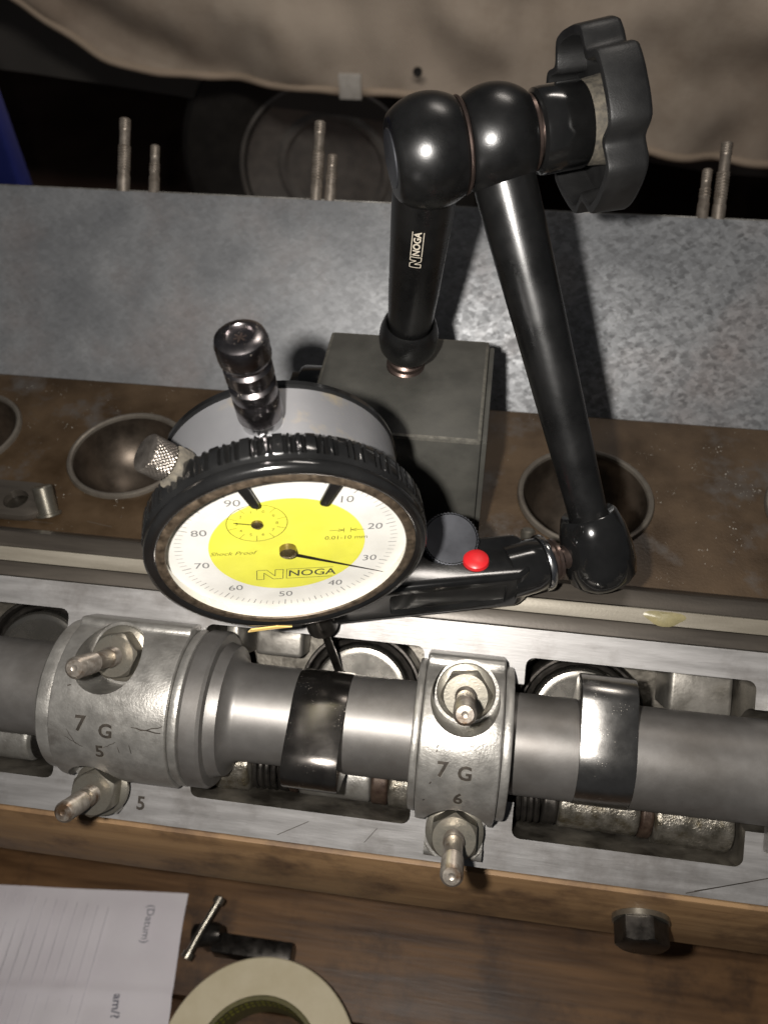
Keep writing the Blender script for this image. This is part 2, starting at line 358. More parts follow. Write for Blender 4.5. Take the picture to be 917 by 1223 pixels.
def hexpts(r, rot=0): return [(r*cos(PI/3*k + rot), r*sin(PI/3*k + rot)) for k in range(6)]
def hexhead(bm, r, z0, z1, F, ch=.7, rot=0, mi=0):
    A = [bm.verts.new(F @ V((x, y, z0))) for x, y in hexpts(r, rot)]
    n = 24
    rings = [A]
    # hexagon side, chamfered into a circle at the top
    seg = 48
    def hr(t):
        a = (t - rot) % (PI/3) - PI/6
        return r*cos(PI/6)/cos(a)
    def ring(fr, zf): return [bm.verts.new(F @ V((fr(2*PI*k/seg)*cos(2*PI*k/seg), fr(2*PI*k/seg)*sin(2*PI*k/seg), zf(2*PI*k/seg)))) for k in range(seg)]
    for v in A: bm.verts.remove(v)
    rc = r*cos(PI/6)*.97
    r0 = ring(hr, lambda t: z0)
    r1 = ring(hr, lambda t: z1 - ch*(hr(t) - rc)/(r - rc)*1.0)
    r2 = ring(lambda t: rc, lambda t: z1)
    bm.faces.new(r0[::-1]); 
    for a, b in ((r0, r1), (r1, r2)):
        for k in range(seg): bm.faces.new((a[k], a[(k+1) % seg], b[(k+1) % seg], b[k])).material_index = mi
    bm.faces.new(r2)
    return bm
bolt = thing('coach_bolt', (62, 86.5, -71), 'dark hexagon bolt head with washer screwed into the pale timber', 'bolt')
Fb = axis_frame((61, 86.9, -66), (0, -1, 0))
bm = bmesh.new(); lathe(bm, [(0, 0), (8.6, 0), (8.6, 1.6), (0, 1.6)], Fb, 40); obj('washer', bm, M['nut'], bolt)
bm = bmesh.new(); hexhead(bm, 8.2, 1.7, 8.6, Fb, .8, .3); obj('hex_head', bm, M['black_steel'], bolt)

# ------------------------------------------------------------------ cylinder head
head = thing('cylinder_head', (0, 120, -46), 'grey alloy cylinder head with open cam box and brown centre valley', 'cylinder head')
# cam box body with three pockets
U0, U1 = -300, 230
bm = bmesh.new(); prism(bm, [(-57.5, 0), (4.2, 0), (4.2, -52), (-57.5, -44)], U0, U1, FX)
def pocket(u0, u1, v0=-49, v1=-3.0, d=-34, r=2.2):
    t = bmesh.new(); prism(t, [(u0, v0), (u1, v0), (u1, v1), (u0, v1)], d, 5)
    es = [e for e in t.edges if abs(e.verts[0].co.z - e.verts[1].co.z) > 1]
    bmesh.ops.bevel(t, geom=es, offset=r, segments=4, profile=.5, affect='EDGES')
    es = [e for e in t.edges if e.verts[0].co.z < d + 1 and e.verts[1].co.z < d + 1]
    return join(bmesh.new(), t, FB)
bore = bmesh.new(); lathe(bore, [(0, -330), (15, -330), (15, 260), (0, 260)], frame(B(0, -25, 0), BV, BN, BX), 48)
bm = boolean(bm, [pocket(-170, -107), pocket(-68.5, -9.8), pocket(16.2, 73), pocket(112, 170), bore])
inv = FB.inverted()
for f in bm.faces:
    c = inv @ f.calc_center_median(); nn = f.normal.dot(BN)
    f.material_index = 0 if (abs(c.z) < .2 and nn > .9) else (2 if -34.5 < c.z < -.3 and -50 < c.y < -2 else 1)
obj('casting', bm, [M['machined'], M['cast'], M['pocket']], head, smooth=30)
# worn lip along the joint face and the stepped ledges down into the valley
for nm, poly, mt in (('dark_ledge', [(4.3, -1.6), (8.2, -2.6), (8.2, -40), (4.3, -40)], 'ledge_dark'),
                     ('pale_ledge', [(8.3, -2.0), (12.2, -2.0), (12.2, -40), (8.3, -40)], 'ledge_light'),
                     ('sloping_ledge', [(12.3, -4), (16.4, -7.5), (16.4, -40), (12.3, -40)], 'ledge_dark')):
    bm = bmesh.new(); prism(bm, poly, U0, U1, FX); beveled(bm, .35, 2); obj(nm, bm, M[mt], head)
# brown valley plate with holes for the wells
cups = [(-193.5, 206, 21), (-126.5, 201.5, 21), (36.5, 199.5, 22), (118, 201, 21.5)]
bm = bmesh.new(); box(bm, (U0, 150, -3), (U1, 241, 0))
cut = []
for (x, y, r) in cups:
    t = bmesh.new(); lathe(t, [(0, -6), (r - .6, -6), (r - .6, 4), (0, 4)], Matrix.Translation((x, y, 0)), 64); cut.append(t)
bm = boolean(bm, cut); obj('valley_plate', bm, M['brown_plate'], head)
for (x, y, r) in cups:
    bm = bmesh.new()
    lathe(bm, [(r + .9, -.5), (r + .9, .9), (r + .5, 1.6), (r - .3, 1.8), (r - 1.0, 1.4), (r - 1.3, .4), (r - 1.5, -2), (r - 2.2, -5), (r - 3.8, -9.5), (r - 6.5, -13.5), (r - 10, -16.5), (r-14, -18.2), (4, -19), (0, -19.1)], Matrix.Translation((x, y, 0)), 72)
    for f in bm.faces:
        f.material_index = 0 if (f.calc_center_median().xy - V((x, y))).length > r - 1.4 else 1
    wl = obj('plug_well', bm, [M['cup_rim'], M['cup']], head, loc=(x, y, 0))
for k in range(14):
    x0, y0 = random.uniform(-170, 110), random.uniform(160, 236)
    if any((V((x0, y0)) - V((c[0], c[1]))).length < c[2] + 6 for c in cups) or -56 < x0 < 8: continue
    a0 = random.uniform(-.5, .6); ln_ = random.uniform(3, 11)
    bm = bmesh.new(); stroke(bm, (x0, y0), (x0 + ln_*cos(a0), y0 + ln_*sin(a0)), random.uniform(.12, .3), .03); obj('scratch', bm, M['cup_rim'], head)
# far cam box below and behind the steel sheet
bm = bmesh.new(); prism(bm, [(242.5, -3), (293, 54), (345, 12), (300, -46), (242.5, -46)], U0, U1, frame((0, 0, 0), (0, 1, 0), (0, 0, 1), (1, 0, 0)))
obj('far_cam_box', bm, M['cast'], head)
bm = bmesh.new(); prism(bm, [(158, -22), (242, -22), (242, -46), (154, -46)], U0+1, U1-1, frame((0, 0, 0), (0, 1, 0), (0, 0, 1), (1, 0, 0)))
obj('lower_casting', bm, M['cast'], head)
nf = V((0, .643, .766))
for (p, ln, r) in (((-147.4, 293, 53), 27.5, 2.5), ((-135, 293, 53), 18, 2.1), ((-70.7, 293, 52.5), 29.5, 2.5), ((-65.3, 293.5, 52.5), 17.5, 2.3), ((72.1, 293, 52.5), 18, 2.1), ((77.8, 293, 52), 28, 2.4)):
    bm = bmesh.new()
    pr = [(0, -6), (r, -6), (r, 6)] + [(r*.9, 6.3), (r*.9, 8)] + thread_prof(r, 8, ln*.62, 1.1, .3) + [(r*.82, ln*.63)] + [(r*.82, ln - 5)] + thread_prof(r*.9, ln - 4.6, ln - .6, .9, .22) + [(r*.6, ln), (0, ln)]
    lathe(bm, pr, axis_frame(p, nf), 18); obj('stud', bm, M['old_stud'], head)
# yellow sealant smear on the pale ledge
bm = bmesh.new(); lathe(bm, [(4.6, 0), (3.2, .5), (0, .65)], FB @ Matrix.Translation((50, 10.2, -2.0)) @ Matrix.Diagonal((1.1, .42, 1, 1)), 24, rfun=lambda r, z, t: r*(1 + .15*sin(t*2*PI*3)))
obj('sealant_smear', bm, M['glue'], head)
# scribed scratches
for (a, b, wd) in (((60, -57), (80, -50.5), .24), ((62, -56.2), (75, -52.2), .2), ((-44, -56), (-36, -51.5), .18), ((-21, -55), (-18, -51), .16)):
    bm = bmesh.new(); stroke(bm, a, b, wd, .03, FB); obj('scratch', bm, M['stamp'], head)
bm = bmesh.new(); text_bm('5', 5.0, FB @ Matrix.Translation((-81.6, -52.6, .06)), bm=bm, bold=.12)
obj('stamped_number', bm, M['stamp'], head)

sheet = thing('steel_sheet', (0, 241, 0), 'grey scuffed steel sheet sloping up behind the brown valley', 'steel sheet')
wd, wn = V((0, cos(rad(50)), sin(rad(50)))), V((0, sin(rad(50)), -cos(rad(50))))
bm = bmesh.new(); box(bm, (-300, 0, -1.6), (230, 73.2, 0), frame((0, 241, .05), (1, 0, 0), wd, -wn), bev=.35)
obj('sheet_face', bm, M['ground_steel'], sheet)

# stamped numbers bent over the cap barrel (axis v=-25, h=0, radius r)
def on_barrel(bm, r, u, lift=.09):
    for v in bm.verts:
        x, y, z = v.co
        t = y/r
        v.co = B(u + x, -25 + (r + lift + z)*sin(t), (r + lift + z)*cos(t))
    return bm

def stud_nut(parent, u, v, hseat, htip, rot, r=2.6):
    F = FB @ Matrix.Translation((u, v, 0))
    bm = bmesh.new(); lathe(bm, [(r+.2, hseat), (7.3, hseat), (7.3, hseat+1.0), (7.0, hseat+1.2), (r+.2, hseat+1.2)], F, 40, close=True); obj('washer', bm, M['nut'], parent)
    bm = bmesh.new(); hexhead(bm, 6.3, hseat+1.25, hseat+6.6, F, .9, rot); obj('nut', bm, M['nut'], parent)
    bm = bmesh.new()
    h0 = hseat + 5
    pr = [(0, hseat-2), (r, hseat-2)] + thread_prof(r, h0, hseat+9.5, .95, .42) + [(r*.86, hseat+9.7), (r*.86, htip-9.6)] + thread_prof(r, htip-9.4, htip-.7, .95, .42) + [(r*.75, htip), (r*.3, htip+.05), (0, htip-.25)]
    lathe(bm, pr, F, 24); obj('stud', bm, M['steel'], parent, smooth=22)

def cap_section(R, vt=-3.4, vb=-54.5, ht=8.5, hb=5.5):
    # arch about (-25, 0) with shoulders
    a1 = math.acos(min(1, ht/R)); a0 = -math.acos(min(1, hb/R))
    pts = [(vb, .02), (vb, hb-1), (vb+1, hb)] 
    n = 20
    arc = [(-25 + R*sin(a0 + (a1-a0)*k/n), R*cos(a0 + (a1-a0)*k/n)) for k in range(n+1)]
    pts += arc + [(vt-1, ht), (vt, ht-1), (vt, .02)]
    return pts
def cap(name, u0, u1, R, label, studs, text, tu, flL=None, flR=None, front_u=None):
    t = thing(name, B((u0+u1)/2, -25, 0), label, 'bearing cap', 'camshaft bearing caps')
    bm = bmesh.new(); prism(bm, cap_section(R), u0, u1, FX); beveled(bm, 1.6, 3, 40)
    cuts = []
    for (u, v, hs, ht, rot) in studs:
        c = bmesh.new(); lathe(c, [(0, hs), (8.2, hs), (8.6, 40), (0, 40)], FB @ Matrix.Translation((u, v, 0)), 48); cuts.append(c)
    # trim the corners beside the lower nut
    if front_u:
        for s, (ua, ub) in ((0, (u0-2, front_u[0])), (1, (front_u[1], u1+2))):
            c = bmesh.new(); q = [(ua, -56), (ub, -56), (ub, -45.2), (ua, -45.2)]
            prism(c, q, -1, 30); c2 = join(bmesh.new(), c, FB); cuts.append(c2)
    bm = boolean(bm, cuts)
    o = obj('cap_body', bm, M['cap'], t, smooth=28)
    for fl_ in (flL, flR):
        if fl_:
            a, b, r = fl_
            bm = bmesh.new(); n = 40
            pts = [(-25 + r*sin(-PI/2 + PI*k/n), .03 + r*cos(-PI/2 + PI*k/n)) for k in range(n+1)]
            prism(bm, pts, a, b, FX); beveled(bm, .6, 2, 40); obj('flange', bm, M['cap'], t, smooth=28)
    for (u, v, hs, ht, rot) in studs: stud_nut(t, u, v, hs, ht, rot)
    tb = bmesh.new()
    for (s, dx, y, sz) in text:
        text_bm(s, sz, Matrix.Translation((dx, y, 0)), bm=tb, bold=.13, spacing=1.0)
    # split long edges so the letters bend
    bmesh.ops.triangulate(tb, faces=tb.faces[:]); bmesh.ops.subdivide_edges(tb, edges=[e for e in tb.edges if e.calc_length() > .7], cuts=2, use_grid_fill=False); bmesh.ops.triangulate(tb, faces=[f for f in tb.faces if len(f.verts) > 4])
    on_barrel(tb, R, tu)
    obj('stamped_number', tb, M['stamp'], t)
    tb = bmesh.new()
    for (s, dx, y, sz) in text: text_bm(s, sz, Matrix.Translation((dx + .12, y - .14, 0)), bm=tb, bold=.2)
    bmesh.ops.triangulate(tb, faces=tb.faces[:]); bmesh.ops.subdivide_edges(tb, edges=[e for e in tb.edges if e.calc_length() > .7], cuts=2)
    on_barrel(tb, R, tu, .05); obj('number_burr', tb, M['burr'], t)
    return t
def scratch_on(t, R_, u0, items):
    for (x0, y0, x1, y1, w_) in items:
        b_ = bmesh.new(); n_ = 6
        P_ = [(x0 + (x1-x0)*k/n_, y0 + (y1-y0)*k/n_ + .12*sin(k*2.3)) for k in range(n_+1)]
        for a, c in zip(P_, P_[1:]): stroke(b_, a, c, w_*(.6 + .4*sin(3*(a[0]-x0)/(x1-x0+1e-6))), 0)
        on_barrel(b_, R_, u0, .06); obj('scratch', b_, M['stamp'], t)
c5 = cap('bearing_cap', -99.6, -69.6, 21.2, 'wide bearing cap stamped 7 G 5 beside the camshaft collar',
    [(-87.6, -12.0, 6.8, 34, .2), (-90.8, -48.0, 4.2, 25.5, .5)], [('7', -4.6, -2.9, 5.6), ('G', 1.9, -4.1, 5.0), ('5', 0.2, -10.0, 4.8)], -86.4, None, (-69.5, -67.2, 20.4), (-97, -86.3))
c6 = cap('bearing_cap', -8.4, 11.0, 20.6, 'narrow bearing cap stamped 7 G 6 between the two cam lobes',
    [(1.6, -12.2, 6.8, 35, .1), (1.8, -47.4, 4.2, 33.5, .55)], [('7', -2.6, -3.6, 5.2), ('G', 2.7, -4.0, 4.8), ('6', 1.6, -11.2, 4.6)], .2, (-10.4, -8.5, 19.2), (11.1, 13.4, 19.2), (-5.5, 9))
c7 = cap('bearing_cap', 80.2, 108, 20.6, 'cut-off bearing cap at the bright end of the camshaft beyond the tall lobe',
    [(94, -12.2, 6.8, 33, .1), (94, -47.4, 4.2, 31, .55)], [('7', -2.6, -8.8, 4.8)], 94, (77.2, 80.1, 19.2), None, (86, 102))

scratch_on(c5, 21.2, -86, [(8, -2.2, 15.5, -2.9, .35), (10, -2.9, 15.8, -1.2, .25), (-9, -6.5, -4.5, -9, .18), (-8.5, -4.5, -6, -8.6, .16), (1, -8.5, 4, -6.6, .16), (7.5, -6.8, 8, -9.4, .2), (4.5, -7.8, 5, -9.6, .16), (-9.5, 6, -8.7, 6.3, .4)])
scratch_on(c6, 20.6, .4, [(-4.5, 1.5, -4.1, 2.2, .3), (-4.6, .4, -4.3, 1.0, .3), (-5.5, -7.5, -5.2, -7.0, .35), (-6.8, -13, -6.5, -12.6, .4)])

# camshaft
cs = thing('camshaft', B(-20, -25, 0), 'grey steel camshaft tube running under the stamped bearing caps', 'camshaft')
FS = frame(B(0, -25, 0), BV, BN, BX)
def mk(prof, name, mt, seg=72):
    bm = bmesh.new(); lathe(bm, prof, FS, seg); obj(name, bm, mt, cs)
mk([(0, -290), (12.6, -290), (12.6, -105.5), (13.4, -104.4)], 'tube_section', M['shaft'])
mk([(13.4, -104.4), (18.4, -104.4), (19.6, -103.4), (19.8, -101), (19.4, -99.7), (12, -99.7)], 'thrust_collar', M['cap'])
mk([(12, -67.1), (19.9, -67.1), (20.4, -66.4), (20.4, -62.4), (19.8, -61.6), (17.6, -61.4), (17.2, -60.4), (16.8, -58.6), (14.6, -58.2), (13.6, -57.2)], 'thrust_collar', M['shaft'])
mk([(13.6, -57.2), (13.0, -56.6), (12.7, -55.4), (12.7, -8)], 'tube_section', M['shaft'])
mk([(12.7, 13), (12.7, 76.6), (12.2, 77.1), (12.2, 200), (0, 200)], 'tube_section', M['shaft'])
def lobe_poly(nose, dist=13.2, rn=7.0, rb=12.95):
    # convex hull of base circle and nose circle, then slightly bulged flanks
    c = V((cos(nose), sin(nose)))*dist
    al = math.acos((rb - rn)/dist)
    pts = []
    for k in range(25):
        a = nose - al + 2*al*k/24; pts.append(c + V((cos(a), sin(a)))*rn)
    for k in range(41):
        a = nose + al + (2*PI - 2*al)*k/40; pts.append(V((cos(a), sin(a)))*rb)
    return [(p.x, p.y) for p in pts]
for (u0, u1, nose) in ((-41.3, -27.4, rad(180-54)), (29.6, 43.2, rad(13))):
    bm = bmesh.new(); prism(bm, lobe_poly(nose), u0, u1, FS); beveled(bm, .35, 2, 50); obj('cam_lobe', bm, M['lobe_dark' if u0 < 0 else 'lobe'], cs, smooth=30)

# followers and springs in the pockets
def follower(u, v, h, label):
    t = thing('valve_follower', B(u, v, h-8), label, 'cam follower', 'valve followers under the camshaft')
    F = FB @ Matrix.Translation((u, v, h))
    bm = bmesh.new(); lathe(bm, [(13.6, -9), (13.6, -.9), (13.0, -.2), (12.2, 0), (11.4, -.05), (4, -.35), (0, -.4)], F, 72); obj('polished_disc', bm, M['polished'], t)
    bm = bmesh.new(); pts = []
    for k in range(0, 24*3+1):
        a = k/24*2*PI; pts.append(F @ V((15.1*cos(a), 15.1*sin(a), -2.6 - 2.6*k/24)))
    tube(bm, pts, .95, 8); obj('coil_spring', bm, M['black_steel'], t)
    bm = bmesh.new(); lathe(bm, [(16.4, -12), (17.6, -12), (17.6, -1.2), (17.2, -.8), (16.6, -.8), (16.4, -1.2)], F, 60, close=True); obj('guide_ring', bm, M['black_steel'], t)
follower(-27.7, -20.5, -17.5, 'polished follower disc touched by the indicator stylus')
follower(33.6, -20.5, -17.5, 'polished follower disc showing above the camshaft behind the bright lobe')
follower(-123.5, -20.5, -17.5, 'polished follower disc in shade beside the wide bearing cap')

# oil rocker shaft pieces along the lower side of every pocket
def bar(parent, name, u0, u1, r, mt, v=-41.5, h=-13.5, bumpy=0, ends=.5):
    bm = bmesh.new(); n = max(6, int((u1-u0)/1.2)); pr = [(0, u0), (r - ends, u0)] + [(r, u0 + ends + (u1-u0-2*ends)*k/n) for k in range(n+1)] + [(r - ends, u1), (0, u1)]
    F = frame(B(0, v, h), BV, BN, BX)
    rf = (lambda rr, z, t: rr*(1 + bumpy*noise.noise(V((z*.35 + v, 3*cos(2*PI*t), 3*sin(2*PI*t)))) + bumpy*.5*noise.noise(V((z*.9, 7*cos(2*PI*t), 7*sin(2*PI*t)))))) if bumpy else None
    lathe(bm, pr, F, 56, rfun=rf); obj(name, bm, mt, parent, smooth=50)
def coil(parent, u0, u1, R_, r, turns, mt, v=-41.5, h=-13.5):
    bm = bmesh.new(); n = int(turns*20); pts = [B(u0 + (u1-u0)*k/n, v + R_*cos(2*PI*turns*k/n), h + R_*sin(2*PI*turns*k/n)) for k in range(n+1)]
    tube(bm, pts, r, 8); obj('coil_spring', bm, mt, parent)
def rshaft(u0, u1, label, segs):
    t = thing('rocker_shaft', B((u0+u1)/2, -41.5, -20), label, 'rocker shaft', 'rocker shafts in the cam box pockets')
    bar(t, 'shaft_rod', u0, u1, 3.6, M['black_steel'])
    for s in segs:
        if s[0] == 'coil': coil(t, s[1], s[2], 6.2, .85, s[3], M['black_steel'])
        else: bar(t, s[0], s[1], s[2], s[3], M[s[4]], bumpy=s[5] if len(s) > 5 else 0)
    return t
rshaft(-68.2, -10, 'rocker shaft below the dark lobe with brown collar and short black spring', [
    ('rough_sleeve', -68, -54.8, 8.2, 'rough_cast', .06), ('coil', -54, -47, 4), ('black_collar', -47, -44.2, 6.8, 'black_steel'),
    ('brown_collar', -44, -41.5, 6.9, 'rust'), ('smooth_sleeve', -41.2, -21.6, 7.0, 'cast'), ('brown_collar', -21.3, -16.8, 7.3, 'rust'), ('rough_sleeve', -16.6, -10.2, 7.6, 'rough_cast', .06)])
rshaft(16.6, 72.6, 'rocker shaft right of the narrow cap with rough pitted sleeve', [
    ('coil', 17.4, 24, 4), ('black_collar', 24.2, 28.2, 6.8, 'black_steel'), ('smooth_sleeve', 28.5, 49.2, 7.2, 'rough_cast', .02),
    ('brown_collar', 49.4, 52.6, 7.4, 'rust'), ('rough_sleeve', 52.8, 72.4, 8.6, 'rough_cast', .05)])
rshaft(-169, -107.4, 'rocker shaft with smooth dull sleeve left of the wide cap', [
    ('smooth_sleeve', -168, -118.6, 7.3, 'cast'), ('black_collar', -118.2, -112, 6.6, 'black_steel'), ('brown_collar', -111.5, -108, 7, 'rust')])
# rough casting ribs seen in the pockets above the shaft
for (u0, u1, v0, v1, h) in ((-66.5, -62.4, -14, -3.2, -12), (-60, -46, -13, -3.2, -21), (56, 72.6, -16, -3.2, -16)):
    t = bmesh.new(); box(t, (u0, v0, -33.5), (u1, v1, h)); beveled(t, 1.2, 3); obj('casting_rib', join(bmesh.new(), t, FB), M['pocket_wall'], head)

# loose lug and pins in the valley
lug = thing('drilled_lug', (-160, 176, 0), 'dark drilled lug bolted at the left of the brown valley', 'bracket')
bm = bmesh.new(); n = 16
poly = [(-200, 166), (-152, 166)] + [(-152 + 8*cos(-PI/2 + PI*k/n), 174 + 8*sin(-PI/2 + PI*k/n)) for k in range(1, n)] + [(-152, 182), (-200, 182)]
prism(bm, poly, .05, 3.2); beveled(bm, .8, 2)
c = bmesh.new(); lathe(c, [(0, -1), (4.2, -1), (4.2, 6), (0, 6)], Matrix.Translation((-156, 173.2, 0)), 32)
bm = boolean(bm, [c]); obj('lug_body', bm, M['ledge_dark'], lug)
bm = bmesh.new(); lathe(bm, [(0, .04), (4.15, .04), (4.15, .5), (0, .5)], Matrix.Translation((-156, 173.2, 0)), 32); obj('hole_bottom', bm, M['hole_dark'], lug)
def dowel(base, top, r, label):
    b, t_ = V(base), V(top); F = axis_frame(b, t_ - b); ln = (t_-b).length
    o = thing('dowel_pin', base, label, 'pin')
    bm = bmesh.new(); lathe(bm, [(0, 0), (r+.9, 0), (r+.9, .8), (r, 1.0), (r, ln-.5), (r-.5, ln), (0, ln)], F, 28); obj('pin_body', bm, M['nut'], o)
dowel((-143.5, 170, .05), (-145.8, 175.5, 8.5), 3.3, 'short steel dowel pin standing beside the drilled lug')
dowel((17.5, 176, .05), (17.2, 178.5, 5), 2.2, 'tiny bright dowel pin behind the indicator clamp')

# ------------------------------------------------------------------ indicator stand
st = thing('indicator_stand', (-24.5, 186, 0), 'black jointed indicator stand on a grey magnetic block', 'indicator stand')
bm = bmesh.new(); box(bm, (-49, 164, 0.05), (0, 209, 55), bev=1.1)
bm.normal_update(); bmesh.ops.recalc_face_normals(bm, faces=bm.faces)
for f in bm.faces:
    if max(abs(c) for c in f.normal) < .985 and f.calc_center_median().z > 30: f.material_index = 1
t = bmesh.new(); box(t, (.05, 165.2, 1), (1.5, 207.8, 53.6), bev=.4); obj('end_plate', t, M['base_paint'], st)
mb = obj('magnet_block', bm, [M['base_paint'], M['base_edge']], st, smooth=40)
bm = bmesh.new(); lathe(bm, [(0, 0), (9.6, 0), (10, .6), (10, 9), (9.3, 10), (0, 10)], axis_frame((-49.05, 202, 34), (-1, 0, 0)), 40)
t = bmesh.new(); box(t, (-9.6, -2.2, 9.5), (9.6, 2.2, 15), bev=.8); join(bm, t, axis_frame((-49.05, 202, 34), (-1, 0, 0)))
obj('switch_knob', bm, M['black_gloss'], st)
foot = V((-24.2, 194.3, 55))
ax = (R @ V((.95, -.21, .08))).normalized(); A = V((-17.8, 180.8, 125)) + ax*.8
E_ = V((31.6, 141.1, 42.5))
pd = (A - foot).normalized()
bm = bmesh.new(); lathe(bm, [(0, 0), (5.6, 0), (5.6, 1.2), (5.0, 1.8), (5.3, 2.4), (5.3, 3.6), (4.4, 4.2), (3.6, 5.2), (3.4, 7), (0, 7)], axis_frame(foot, pd), 32); obj('foot_collar', bm, M['copper'], st)
F = axis_frame(foot, pd)
bm = bmesh.new(); lathe(bm, [(0, 4.6), (4.2, 4.8), (6.6, 6.5), (8.0, 9.2), (8.4, 12), (8.2, 14.8), (7.4, 17.6), (6.95, 18.4), (6.5, 18.2), (6.4, 17.6)], F, 48); obj('lower_socket', bm, M['black_paint'], st)
L1 = (A - foot).length
bm = bmesh.new(); lathe(bm, [(5.6, 16), (6.1, 18), (6.7, 30), (7.6, L1 - 12), (7.8, L1-3), (0, L1 - 3)], F, 48); post = obj('lower_arm', bm, M['black_paint'], st)
FA = axis_frame(A, ax)
def tsphere(Rs, a, b, rnd=.7, n=26):
    pr = [(0, a)]; ra, rb = math.sqrt(Rs*Rs - a*a), math.sqrt(Rs*Rs - b*b)
    pr += [(ra - rnd*1.2, a), (ra - rnd*.3, a + rnd*.15)]
    for k in range(1, n): 
        z = a + (b-a)*k/n; pr.append((math.sqrt(Rs*Rs - z*z), z))
    pr += [(rb - rnd*.3, b - rnd*.15), (rb - rnd*1.2, b), (0, b)]
    return pr
bm = bmesh.new(); lathe(bm, tsphere(12.2, -8.6, 6.9), FA, 64); o = obj('elbow_joint', bm, M['black_paint'], st)
bm = bmesh.new(); lathe(bm, [(0, -9.0), (5.6, -9.0), (6.2, -8.85), (6.4, -8.5)], FA, 40); obj('pivot_cap', bm, M['black_anod'], st)
bm = bmesh.new(); lathe(bm, [(0, 6.8), (10.2, 6.8), (10.45, 7.2), (10.2, 7.6), (0, 7.6)], FA, 56); obj('joint_washer', bm, M['copper'], st)
Bj = A + ax*14.9; FBj = axis_frame(Bj, ax)
bm = bmesh.new(); lathe(bm, tsphere(11.7, -7.3, 7.9), FBj, 64); obj('elbow_joint', bm, M['black_paint'], st)
bm = bmesh.new(); lathe(bm, [(0, 7.8), (8.2, 7.8), (8.2, 8.6), (7.2, 9), (7.2, 12.4), (0, 12.4)], FBj, 40); obj('neck_ring', bm, M['copper'], st)
bm = bmesh.new(); lathe(bm, [(6.3, 9.4), (8.2, 9.1), (9.1, 9.7), (9.3, 10.5), (9.3, 19.6), (8.9, 20.2), (0, 20.2)], FBj, 48); obj('tension_sleeve', bm, M['black_gloss'], st)
# star knob
KZ = 18.8
ku = -down - ax*(-down.dot(ax)); ku.normalize()
Fk = frame(Bj, ku, ax.cross(ku), ax)
bm = bmesh.new(); lathe(bm, [(0, 19.8), (8.9, 19.8), (9.5, 25), (0, 25)], Fk, 40); obj('knob_hub', bm, M['dusty'], st)
def star(R0, dpt, n=120, off=0., ph=.25 + PI/6):
    pts = []
    for k in range(n):
        a = 2*PI*k/n; x = abs((math.degrees(a) - 20 + 36) % 72 - 36)
        s = 1 if x < 20 else .5 + .5*cos(PI*(x - 20)/16)
        s -= .12*(1 - min(1, x/20)) - .12
        r = R0 - dpt*(1 - s) - off
        pts.append((r*cos(a), r*sin(a)))
    return pts
bm = bmesh.new()
n = 120
layers = [(star(19.5, 3.2, n, 1.2), KZ), (star(19.5, 3.2, n, .2), KZ+.15), (star(19.5, 3.2, n, 0), KZ+.8), (star(19.9, 3.0, n, 0), KZ+8.0), (star(19.9, 3.0, n, .4), KZ+8.9), (star(19.9, 3.0, n, 1.6), KZ+9.5), (star(19.9, 3.0, n, 7), KZ+9.9)]
rings = [[bm.verts.new(Fk @ V((x, y, z))) for x, y in pts] for pts, z in layers]
inner = [(star(19.5, 3.2, n, 2.0), KZ+.2), (star(19.5, 3.2, n, 2.4), KZ+1.2), (star(19.5, 3.2, n, 2.8), KZ+7)]
ir = [[bm.verts.new(Fk @ V((x, y, z))) for x, y in pts] for pts, z in inner]
seq = ir[::-1] + rings
for a, b in zip(seq, seq[1:]):
    for k in range(n): bm.faces.new((a[k], a[(k+1) % n], b[(k+1) % n], b[k]))
bm.faces.new(seq[0]); bm.faces.new(seq[-1])
obj('star_knob', bm, M['knob_plastic'], st, smooth=40)
# upper arm
ad = (E_ - Bj).normalized(); L2 = (E_ - Bj).length; FU = axis_frame(Bj, ad)
bm = bmesh.new(); lathe(bm, [(0, 4), (6.9, 4), (7.1, 11), (6.9, 20), (4.95, L2 - 12), (4.9, L2-6), (0, L2-6)], FU, 48); obj('upper_arm', bm, M['black_paint'], st)
bm = bmesh.new(); lathe(bm, [(5.0, L2-9.4), (6.6, L2-10), (7.1, L2-9.6), (8.4, L2-5.5), (9.1, L2), (9.2, L2+4), (8.6, L2+7.6), (6.8, L2+9.6), (3, L2+10.2), (0, L2+10.3)], FU, 48); obj('end_socket', bm, M['black_gloss'], st)
# neck and clamp
nd = (V((9.4, 130.7, 42.5)) - E_).normalized(); FN = axis_frame(E_, nd)
bm = bmesh.new(); lathe(bm, [(0, 7), (3.4, 7.5), (3.0, 9.6), (3.3, 11), (5.4, 11.3), (5.4, 12), (4.9, 12.3), (5.4, 12.7), (5.4, 15.4), (0, 15.4)], FN, 36); obj('ball_stem', bm, M['copper'], st)
bm = bmesh.new(); lathe(bm, [(0, 14.2), (7.1, 14.2), (7.3, 14.5), (7.3, 15.5), (7.1, 15.8), (0, 15.8)], FN, 44); obj('steel_washer', bm, M['chrome'], st)
bm = bmesh.new(); lathe(bm, [(0, 15.9), (6.6, 15.9), (6.9, 16.3), (7.0, 19), (7.0, 21), (7.0, 25), (0, 25)], FN, 44); obj('clamp_neck', bm, M['black_gloss'], st)
c_ = V((.970, .245, 0)).normalized(); cb = V((-.245, .970, 0)).normalized()
FC = frame((-31.3, 113.9, 36.0), c_, cb, (0, 0, 1))
bm = bmesh.new()
prism(bm, [(-12, 0), (45, 0), (48, 2), (48, 12.5), (46, 14), (26, 14), (22, 17), (2, 17), (-12, 14)], 0, 12.5); beveled(bm, 1.3, 3, 25)
bm = join(bmesh.new(), bm, FC)
